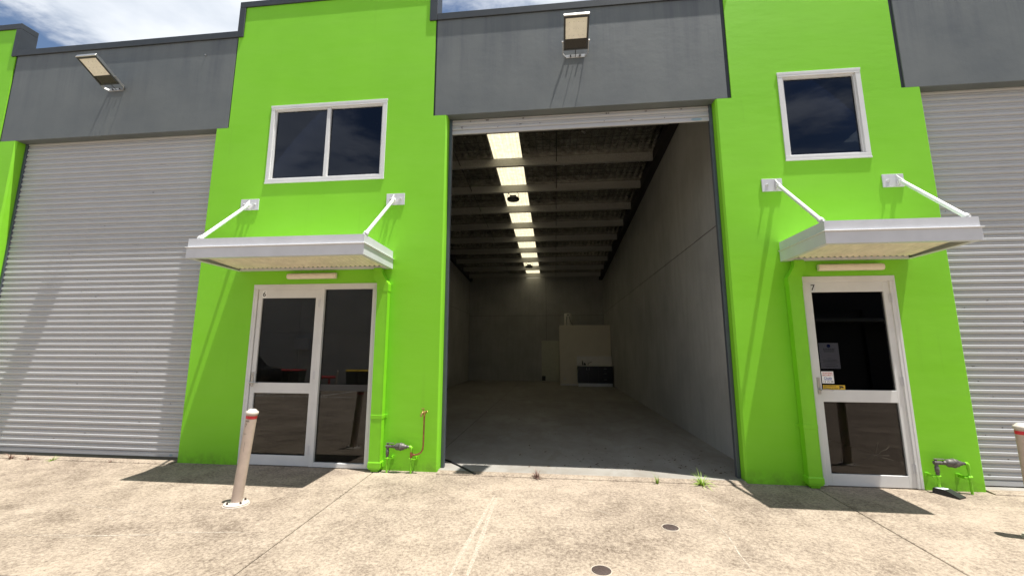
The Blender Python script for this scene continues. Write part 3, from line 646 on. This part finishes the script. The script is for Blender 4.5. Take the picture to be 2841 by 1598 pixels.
# ------------------------------------------------------------------ floodlights
def flood(xc, label):
    t = thing('floodlight', label, 'floodlight', (xc, 0, 5.60), 'floodlights on the grey panels')
    Lh, Wd = .445, .335; tilt = math.atan2(.20, .38)
    # local lamp frame: a along the lamp from the wall end outwards, n towards the lit side (down)
    O = Vector((0, -.115, .045)); A = Vector((0, -math.cos(tilt), math.sin(tilt))); Nn = Vector((0, -math.sin(tilt), -math.cos(tilt)))
    X = Vector((1, 0, 0)); mt = Matrix(((X.x, A.x, Nn.x, O.x), (X.y, A.y, Nn.y, O.y), (X.z, A.z, Nn.z, O.z), (0, 0, 0, 1)))
    h = Wd/2
    m = MB().box(-h, h, 0, Lh, -.045, -.008, .004); body = m.xform(mt).build('housing', 'flood_metal', t)
    m = MB()
    m.box(-h, h, 0, .018, -.008, .006, .002); m.box(-h, h, Lh-.03, Lh, -.008, .006, .002); m.box(-h, -h+.024, .018, Lh-.03, -.008, .006, .002); m.box(h-.024, h, .018, Lh-.03, -.008, .006, .002); m.xform(mt).build('bezel', 'flood_dark', t)
    MB().box(-h-.002, h+.002, Lh-.002, Lh+.012, -.047, .003, .002).xform(mt).build('end_rim', 'steel', t)
    m = MB().box(-h+.025, h-.025, .150, Lh-.031, -.007, -.002); p = m.xform(mt).build('led_panel', 'led_panel', t)
    m = MB()
    for i in range(4):
        for j in range(3): m.box(-.095+.062*i, -.091+.062*i, .19+.085*j, .196+.085*j, -.002, -.0008)
    m.xform(mt).build('led_array', 'meter_grey', p)
    MB().box(-h+.025, h-.025, .019, .149, -.007, -.002).xform(mt).build('driver_cover', 'led_black', t)
    for i in range(9): MB().box(-h+.02+i*.036, -h+.024+i*.036, .12, Lh-.05, -.075, -.045).xform(mt).build('fin', 'flood_metal', body)
    MB().box(-.09, .09, .02, .11, -.085, -.045, .006).xform(mt).build('driver_box', 'flood_metal', t)
    # U bracket
    bk = MB().box(-.132, .132, -.006, -.0005, .005, .055, .002)
    piv = mt @ Vector((0, .105, -.025))
    for s in (-1, 1):
        q = [(s*.132, -.004, .03), (s*.175, -.045, .045), (s*(h+.008), piv.y, piv.z)]
        for k in range(2):
            a, b = Vector(q[k]), Vector(q[k+1]); d = (b-a).normalized(); up = Vector((0, -d.z, d.y)); up = up.normalized()*.018 if up.length > 1e-4 else Vector((0, 0, .018)); sd_ = d.cross(up).normalized()*.003
            bk.add([a-up-sd_, a+up-sd_, a+up+sd_, a-up+sd_, b-up-sd_, b+up-sd_, b+up+sd_, b-up+sd_], [(0,1,2,3),(7,6,5,4),(0,4,5,1),(1,5,6,2),(2,6,7,3),(3,7,4,0)])
        bk.tube([(s*(h-.002), piv.y, piv.z), (s*(h+.024), piv.y, piv.z)], .012, 8)
    bk.build('bracket', 'steel', t)
    for bx in (-.065, .065): MB().tube([(bx, -.006, .034), (bx, -.022, .034)], .011, 6).build('bolt', 'dark_metal', t)
    MB().tube([(0, -.004, .02), (0, -.03, .03), (.0, -.08, .05), tuple(mt @ Vector((0, .03, -.06)))], .005, 6).build('cable', 'black', t)
flood(-2.735, 'floodlight on the grey panel left of the wide window'); flood(4.588, 'floodlight above the open roller door')
MB().tube([(0, -.02, 0), (0, .0, 0)], .008, 8).build('wall_anchor', 'steel', None).location = (-1.222, 0, 6.123)
tag(bpy.data.objects['wall_anchor'], 'small bright metal anchor stub on the left grey panel', 'bolt')

# ------------------------------------------------------------------ water services
def meter(x0, label, tap):
    t = thing('water_meter', label, 'water meter', (x0, 0, gz(-.08))); Y = -.085; Zt = .315
    g = -.015
    MB().tube([(0, Y, g), (0, Y, .20)], .0125, 10).build('riser_pipe', 'green_metal', t)
    MB().tube([(.312, Y, g), (.312, Y, .185 if tap else .30)], .0125, 10).build('riser_pipe', 'green_metal', t)
    v = MB().tube([(0, Y, .19), (0, Y, .215), (0, Y, .22), (0, Y, .27), (0, Y, .275), (0, Y, .325)], [.018, .018, .022, .022, .017, .017], 10)
    v.tube([(-.022, Y, Zt), (.05, Y, Zt)], .021, 10); v.tube([(0, Y, .325), (0, Y, .352)], .012, 8); v.box(-.02, .085, Y-.012, Y+.012, .350, .358, .002)
    v.tube([(.05, Y, Zt), (.062, Y, Zt), (.064, Y, Zt), (.095, Y, Zt)], [.016, .016, .022, .022], 8); v.build('stop_valve', 'meter_grey', t)
    MB().tube([(.092, Y, Zt), (.102, Y, Zt), (.118, Y, Zt), (.165, Y, Zt), (.168, Y, Zt), (.178, Y, Zt), (.181, Y, Zt), (.212, Y, Zt), (.226, Y, Zt), (.24, Y, Zt)], [.02, .03, .043, .045, .050, .050, .044, .040, .026, .022], 16).build('meter_body', 'meter_grey', t)
    MB().tube([(.24, Y, Zt), (.25, Y, Zt), (.251, Y, Zt), (.295, Y, Zt)], [.024, .024, .015, .015], 10).build('outlet_nipple', 'meter_grey', t)
    MB().tube([(.285, Y, Zt), (.300, Y, Zt), (.310, Y, Zt-.01), (.312, Y, Zt-.028), (.312, Y, Zt-.06)], [.017, .018, .018, .018, .0165], 10).build('elbow', 'green_metal', t)
    for bx in (0, .312):
        k = -1 if not tap else 1
        b = MB().box(min(bx, bx+k*.062), max(bx, bx+k*.062), Y-.016, Y+.016, .168, .174, .001); b.box(bx+k*.045-.004, bx+k*.045+.004, Y, -.002, .155, .187); b.box(bx+k*.05-.02, bx+k*.05+.02, -.006, -.001, .150, .192, .001); b.tube([(bx-.02, Y, .171), (bx+.02, Y, .171)], .02, 10)
        b.build('pipe_clip', 'green_metal', t)
    if tap:
        MB().tube([(.312, Y, .18), (.312, Y, .262)], .0165, 10).tube([(.312, Y, .222), (.345, Y, .222)], .0165, 10).build('tee_joint', 'copper', t)
        MB().tube([(.33, Y, .222), (.37, Y, .224), (.405, Y, .233), (.435, Y, .252), (.456, Y, .285), (.464, Y, .33), (.466, Y, .70)], .0105, 10).build('copper_riser', 'copper', t)
        b = MB().tube([(.466, Y, .695), (.466, Y, .715), (.466, Y, .72), (.466, Y, .745)], [.015, .015, .018, .014], 10)
        b.tube([(.50, Y-.01, .745), (.466, Y-.005, .742), (.448, Y-.02, .738), (.440, Y-.045, .715), (.438, Y-.05, .69)], [.014, .018, .016, .013, .014], 10); b.tube([(.452, Y-.012, .745), (.452, Y-.012, .785)], .008, 8); b.box(.430, .475, Y-.018, Y-.006, .783, .792, .002); b.tube([(.488, Y-.01, .75), (.500, Y-.02, .762), (.510, Y-.02, .752)], .008, 6)
        b.build('garden_tap', 'brass', t)
meter(2.108, 'green pipes with water meter and copper garden tap beside door six', True); meter(8.403, 'green pipes with water meter and no tap beside door seven', False)

# ------------------------------------------------------------------ bollards
def bollard(x, y, lean, label, text_on):
    t = thing('bollard', label, 'bollard', (x, y, gz(y)), 'cream bollards on the apron'); H = .93
    mt = Matrix.Rotation(lean, 4, 'Y')
    m = MB().tube([(0, 0, .01), (0, 0, .25), (0, 0, .5), (0, 0, H-.02)], .0525, 28); m.xform(mt).build('post', 'bollard', t)
    MB().lathe([(.054, H-.040), (.058, H-.038), (.060, H-.034), (.060, H-.012), (.050, H-.008), (.036, H+.008), (.028, H+.012), (.001, H+.013)], n=28).xform(mt).build('cap', 'bollard_white', t)
    MB().lathe([(.0533, H-.082), (.0536, H-.081), (.0536, H-.052), (.0533, H-.051)], n=28).xform(mt).build('red_band', 'red_tape', t)
    m = MB().lathe([(.001, .018), (.112, .018), (.116, .014), (.116, .004), (.112, .0)], n=36); m.lathe([(.0525, .03), (.062, .018)], n=28); m.build('base_plate', 'bollard_white', t)
    MB().lathe([(.124, .0), (.122, .003), (.1, .003)], n=36).build('grout_ring', 'bollard_white', t)
    for k in range(4):
        a = PI/4+k*PI/2+.3; MB().tube([(.088*math.cos(a), .088*math.sin(a), .018), (.088*math.cos(a), .088*math.sin(a), .028), (.088*math.cos(a), .088*math.sin(a), .040)], [.011, .011, .006], 6, smooth=False).build('bolt', 'rust', t)
    # scribble and scuff marks, bent onto the post
    def mark(a0, z0, w, h):
        n = 4; vs = []
        for k in range(n+1):
            a = a0+w/.053*(k/n); vs += [(.0531*math.cos(a), .0531*math.sin(a), z0), (.0531*math.cos(a), .0531*math.sin(a), z0+h)]
        MB().add(vs, [(2*k, 2*k+2, 2*k+3, 2*k+1) for k in range(n)]).xform(mt).build('scuff', 'meter_grey', t)
    a = -PI/2
    for args in ((a-.5, H-.105, .045, .007), (a-.1, H-.112, .03, .002), (a-.3, H-.125, .008, .005), (a-.28, H-.142, .014, .010), (a-.3, H-.162, .006, .010), (a-.5, .70, .04, .003), (a-.4, .693, .025, .002), (a-.5, .555, .004, .008), (a-.55, .40, .004, .008), (a-.7, .34, .006, .004), (a+.2, .52, .002, .10)): mark(*args)
bollard(.983, -1.263, .092, 'leaning cream bollard with red band in front of door six', 0); bollard(8.292, -1.205, 0, 'upright cream bollard with red band cut off at the right edge', 0)

# ------------------------------------------------------------------ small things on the apron
def cover(x, y, r, label):
    t = thing('inspection_cover', label, 'drain cover', (x, y, gz(y)), 'round drain covers'); t.rotation_euler = (math.atan(SL), 0, 0)
    MB().lathe([(r+.007, .0), (r+.006, .0035), (r, .0035), (r-.001, .001)], n=32).build('rim', 'rim_pale', t)
    MB().lathe([(r-.0015, .0015), (r-.004, .0032), (.001, .0035)], n=32).build('lid', 'rust', t)
    for k in range(4):
        a = k*PI/2+.5; MB().tube([((r-.012)*math.cos(a), (r-.012)*math.sin(a), .003), ((r-.012)*math.cos(a), (r-.012)*math.sin(a), .0045)], .004, 6).build('screw', 'steel', t)
cover(5.243, -1.319, .070, 'round rusty drain cover farther from the camera'); cover(4.552, -2.125, .072, 'round rusty drain cover cut by the bottom edge')
def tuft(x, y, n, l, mat, label, flat=.6, cat='weed'):
    m = MB(); rnd = random.Random(int(x*100))
    for k in range(n):
        a = rnd.uniform(0, 2*PI); e = rnd.uniform(.15, 1.2)*flat; L_ = l*rnd.uniform(.5, 1.1); w = rnd.uniform(.004, .007); r0 = rnd.uniform(0, .02)
        d = Vector((math.cos(a), math.sin(a), 0)); s = Vector((-d.y, d.x, 0)); vs = []
        for q in range(5):
            t = q/4; ang = PI/2-e*(.4+.9*t); p = d*(r0+L_*t*math.cos(ang))+Vector((0, 0, max(.0, L_*t*math.sin(ang)))); ww = w*(1-t*.92); vs += [p-s*ww, p+s*ww]
        m.add(vs, [(2*q, 2*q+1, 2*q+3, 2*q+2) for q in range(4)], True)
    o = m.build('weed', mat); o.location = (x, y, gz(y)-.004); tag(o, label, cat); return o
tuft(5.897, -.125, 62, .18, 'grass', 'largest bright green grass tuft at the threshold by the right jamb', 1.45)
tuft(5.407, -.115, 16, .14, 'grass', 'small thin green weed left of the large grass tuft', .8)
tuft(4.002, -.098, 60, .12, 'grass_dry', 'dry reddish weed at the middle of the open doorway', 1.2)
tuft(-3.35, -.10, 26, .13, 'grass_dry', 'dry straggly weed at the foot of the left roller door', 1.1)
tuft(-2.68, -.10, 22, .09, 'grass', 'small green weed at the foot of the left roller door', 1.2)
tuft(-3.05, -.11, 12, .10, 'grass_dry', 'thin dry weed between two weeds by the left roller door', 1.3)
tuft(-1.80, -.10, 7, .08, 'grass_dry', 'tiny dry weed nearest the canopy shadow by the left roller door', 1.2)
# black rubber strip lying in the doorway
m = MB().tube([(2.62, .60, .012), (2.80, .43, .010), (2.98, .22, .010), (3.10, .07, .008), (3.17, -.01, .004), (3.24, -.075, -.008)], [.010, .013, .010, .014, .011, .015], 8); tag(m.build('rubber_strip', 'weld_black'), 'black rubber strip lying across the left of the open doorway', 'strip')
# black plastic wedge box below the right meter
t = thing('plastic_box', 'small black plastic box with printed top lying below the right pipes', 'box', (8.42, -.14, gz(-.14)), rz=math.radians(28))
b = MB().add([(-.055, .10, 0), (.055, .10, 0), (.062, -.13, 0), (-.062, -.13, 0), (-.05, .09, .058), (.05, .09, .058), (.055, -.02, .060), (-.055, -.02, .060), (.062, -.13, .012), (-.062, -.13, .012)], [(0,1,2,3),(0,4,5,1),(4,7,6,5),(7,9,8,6),(3,2,8,9),(1,5,6,8,2),(0,3,9,7,4)]).build('body', 'black', t)
MB().add([(-.042, .08, .0592), (.042, .08, .0592), (.044, -.01, .0605), (-.044, -.01, .0605)], [(0, 3, 2, 1)]).build('printed_label', 'paper', t)
MB().box(-.02, .02, .025, .035, .0605, .0612).box(-.005, .03, .045, .055, .0605, .0612).build('print', 'ink', t)
# dead leaves blown in at the threshold
m = MB(); rnd = random.Random(3)
for k in range(230):
    if k < 150: x, y = rnd.triangular(2.9, 6.6, 6.2), .28+abs(rnd.gauss(0, .55))
    elif k < 200: x, y = rnd.uniform(1, 6.5), rnd.uniform(.5, 6)
    else: x, y = rnd.uniform(2.9, 5.6), -rnd.uniform(.2, 2.4)
    a = rnd.uniform(0, 2*PI); l = rnd.uniform(.006, .026)*(1.0 if y > 0 else .45); w = l*rnd.uniform(.2, .5); z = gz(y)+.0035; d = Vector((math.cos(a), math.sin(a), 0)); s = Vector((-d.y, d.x, 0)); c = Vector((x, y, z))
    m.add([c-d*l, c-s*w+Vector((0, 0, .001)), c+d*l+Vector((0, 0, rnd.uniform(0, .012))), c+s*w+Vector((0, 0, rnd.uniform(.002, .008)))], [(0, 1, 2, 3)])
tag(m.build('leaf_litter', 'leaf_dry'), 'dry leaf litter scattered over the floor inside the doorway', 'leaves', kind='stuff')

# ------------------------------------------------------------------ inside the open unit
t = thing('partition_room', 'cream plasterboard room in the far right corner of the warehouse', 'room', (4.446, 14.04, 0))
MB().box(0, 2.235, 0, 2.60, .012, 2.64, .004).build('wall', 'cream_wall', t); MB().box(.004, .74, -.014, -.0005, .004, .085, .002).build('skirting', 'tile', t); MB().box(.14, .255, -.008, -.0005, .262, .326, .003).build('power_outlet', 'tile', t)
t = thing('water_heater', 'white hot water cylinder on top of the cream room', 'water heater', (4.85, 14.55, 2.64))
MB().lathe([(.001, 0), (.165, 0), (.176, .012), (.176, .52), (.165, .55), (.08, .575), (.001, .58)], n=28).build('tank', 'tank_white', t)
MB().tube([(-.07, -.20, 0), (-.07, -.20, .30), (-.06, -.19, .40), (-.05, -.16, .41)], .010, 8).build('pipe', 'dark_metal', t); MB().tube([(.05, -.16, .42), (.06, -.20, .36), (.10, -.20, .2), (.16, -.12, .1), (.2, .0, .02)], .011, 8).build('pipe', 'dark_metal', t); MB().box(-.03, .03, -.19, -.17, .46, .5).build('badge', 'meter_grey', t)
t = thing('kitchenette', 'black kitchenette with pale benchtop against the cream room', 'kitchenette', (5.187, 13.55, 0)); w = 1.463
MB().box(.01, w, .03, .485, .145, .855).build('carcass', 'cabinet', t)
for x0, x1 in ((.012, .435), (.439, .875)): MB().box(x0, x1, .008, .028, .15, .848, .002).build('cupboard_door', 'cabinet', t)
for z0, z1 in ((.150, .415), (.419, .655), (.659, .848)): MB().box(.879, w-.002, .008, .028, z0, z1, .002).build('drawer_front', 'cabinet', t)
MB().box(.02, w, .045, .06, .0, .144).build('kickboard', 'kick', t); MB().box(-.018, w+.03, -.01, .487, .857, .884, .004).build('benchtop', 'bench_top', t)
for x in (.385, .489): MB().tube([(x, .006, .695), (x, -.016, .70), (x, -.016, .80), (x, .006, .805)], .005, 6).build('handle', 'steel', t)
for z in (.752, .551, .302): MB().tube([(1.109, .006, z), (1.112, -.016, z), (1.21, -.016, z), (1.214, .006, z)], .005, 6).build('handle', 'steel', t)
for i in range(8):
    for j in range(2):
        if 2 <= i <= 6 and j == 1 and False: continue
        MB().box(-.004+i*.19, .182+i*.19, .478, .487, .886+j*.196, 1.078+j*.196, .002).build('tile', 'tile', t)
MB().tube([(.47, .33, .884), (.47, .33, .95), (.49, .30, .97), (.60, .24, 1.03), (.615, .235, 1.02)], .011, 8).build('mixer_tap', 'black', t); MB().box(.10, .62, .08, .40, .8845, .889, .002).build('sink', 'steel', t)
def bottle(x, y, r, h, label, mat):
    o = MB().lathe([(.001, 0), (r, .0), (r, h*.62), (r*.4, h*.78), (r*.4, h), (.001, h)], n=14).build('bottle', mat); o.location = (x, y, .8895); tag(o, label, 'bottle', 'bottles beside the kitchenette sink')
bottle(5.29, 13.92, .03, .12, 'leftmost pale short bottle on the kitchenette bench', 'tile'); bottle(5.37, 13.94, .022, .14, 'thin pale bottle beside the kitchenette sink', 'bench_top'); bottle(5.43, 13.95, .024, .21, 'tall dark bottle behind the kitchenette sink', 'black'); bottle(5.52, 13.95, .05, .10, 'squat dark bottle left of the kitchenette tap', 'black')
def bay_light(x, y, z, label):
    t = thing('high_bay_light', label, 'light', (x, y, z), 'round high bay lights')
    MB().lathe([(.001, .0), (.145, .0), (.165, .012), (.168, .05), (.15, .07), (.06, .075), (.001, .075)], n=32).build('housing', 'black', t); MB().lathe([(.001, -.003), (.14, -.003), (.145, .001)], n=32).build('lens', 'flood_metal', t); MB().box(-.085, .085, -.06, .06, .076, .135, .008).build('driver', 'black', t)
    MB().tube([(-.14, 0, .06), (-.15, 0, .16), (-.12, 0, .215), (0, 0, .23), (.12, 0, .215), (.15, 0, .16), (.14, 0, .06)], .007, 6).build('bracket', 'dark_metal', t)
    MB().tube([(0, 0, .23), (0, -.02, zp(y-.02)-z+.05)], .006, 6).build('hook', 'dark_metal', t); MB().tube([(-.05, 0, .13), (-.18, 0, .24), (-.22, -.01, .26), (-.22, -.03, .20)], .006, 6).build('cord', 'black', t)
bay_light(3.175, 5.50, 5.50, 'nearer round high bay light under the skylight strip'); bay_light(3.16, 13.0, 5.10, 'farther round high bay light under the skylight strip')

# ------------------------------------------------------------------ across the yard (seen mirrored in the door glass)
ow = thing('facing_warehouse', 'grey panel warehouse facing the yard, mirrored in the door glass', 'building', (0, -18.5, gz(-18.5)))
for k in range(9):
    x0 = -30+6.4*k; rd_ = k in (4, 6, 7); wm = 'opp_dark' if k >= 6 else 'opp_wall'
    if rd_:
        MB().box(x0+.01, x0+1.2, -.25, 0, -.1, 7.0).build('wall_panel', wm, ow); MB().box(x0+5.2, x0+6.39, -.25, 0, -.1, 7.0).build('wall_panel', wm, ow); MB().box(x0+1.2, x0+5.2, -.25, 0, 4.2, 7.0).build('wall_panel', wm, ow); MB().box(x0+1.2, x0+5.2, -.3, -.2, -.1, 4.2).build('roller_door', 'flood_dark', ow)
    else:
        for z0, z1 in ((-.1, 3.1), (3.12, 7.0)): MB().box(x0+.01, x0+6.39, -.25, 0, z0, z1).build('wall_panel', wm, ow)
MB().box(-30, 28, -14, -.26, -.1, 6.8).build('rear_volume', 'opp_wall', ow); MB().box(9, 28, -.05, 1.6, 3.55, 3.7).build('awning', 'grey', ow); MB().box(-30, 28, -.3, .05, 7.0, 7.12).build('coping', 'coping', ow); MB().box(-10.9, -10.0, .0, .25, 2.1, 2.8, .02).build('meter_cabinet', 'canopy_white', ow)
def bin_(x, lid, label):
    y = -16.0; t = thing('wheelie_bin', label, 'bin', (x, y, gz(y)), 'bins mirrored in door six')
    MB().add([(-.22,-.25,.06),(.22,-.25,.06),(.22,.25,.06),(-.22,.25,.06),(-.28,-.34,.95),(.28,-.34,.95),(.28,.34,.95),(-.28,.34,.95)], [(0,3,2,1),(4,5,6,7),(0,1,5,4),(1,2,6,5),(2,3,7,6),(3,0,4,7)]).build('body', 'bin_green', t)
    MB().prism([(-.37, .955), (.37, .955), (.36, .985), (.1, 1.03), (-.34, 1.0)], 'x', -.295, .295).build('lid', lid, t)
    for s in (-1, 1): MB().tube([(s*.24-.03, -.27, .10), (s*.24+.03, -.27, .10)], .10, 16).build('wheel', 'tyre', t)
bin_(-9.80, 'lid_red', 'red lidded bin nearer the black van'); bin_(-9.15, 'lid_red', 'red lidded bin farther from the black van'); bin_(-6.08, 'lid_yellow', 'yellow lidded bin nearer the hydrant'); bin_(-5.42, 'lid_yellow', 'yellow lidded bin farther from the hydrant')
t = thing('fire_hydrant', 'red pillar hydrant with two outlets, mirrored in door six', 'hydrant', (-7.5, -16.2, gz(-16.2)))
MB().tube([(0, 0, 0), (0, 0, .62)], .05, 12).build('standpipe', 'red_tape', t); MB().tube([(-.42, 0, .62), (-.3, 0, .62), (.3, 0, .62), (.42, 0, .62)], [.09, .06, .06, .09], 12).build('outlet', 'red_tape', t)
o = thing('steel_bollard', 'leaning pale bollard by the bins, mirrored in door six', 'bollard', (-6.95, -15.8, gz(-15.8))); MB().tube([(0, 0, 0), (.09, 0, .95)], .06, 14).build('post', 'bollard_white', o); MB().lathe([(.063, .93), (.03, .97), (.001, .975)], c=(.09, 0, 0), n=14).build('cap', 'bollard_white', o)
def van():
    x, y = -12.0, -14.6; t = thing('parked_van', 'black van with roof bar, mirrored in door six', 'van', (x, y, gz(y)))
    p = [(-2.3, .35), (2.25, .35), (2.35, .75), (2.2, 1.05), (1.45, 1.18), (.85, 1.78), (.5, 1.9), (-2.1, 1.95), (-2.3, 1.7), (-2.36, .8)]
    b = MB().prism(p, 'y', -.92, .92).build('body', 'van_paint', t); md = b.modifiers.new('b', 'BEVEL'); md.width = .06; md.segments = 3
    for s in (-1, 1):
        for wx in (-1.45, 1.45):
            wh = MB().tube([(wx, s*.72, .34), (wx, s*.93, .34)], .34, 24).build('wheel', 'tyre', t); MB().tube([(wx, s*.925, .34), (wx, s*.945, .34)], .2, 16).build('rim', 'flood_metal', wh)
        MB().prism([(.0, 1.15), (1.2, 1.15), (.7, 1.72), (.0, 1.75)], 'y', s*.922-.006, s*.922+.006).build('side_window', 'glass_band', t)
    for rx in (-1.5, .1): MB().tube([(rx, -.8, 1.93), (rx, -.8, 2.05), (rx, .8, 2.05), (rx, .8, 1.93)], .025, 8).build('roof_bar', 'black', t)
van()
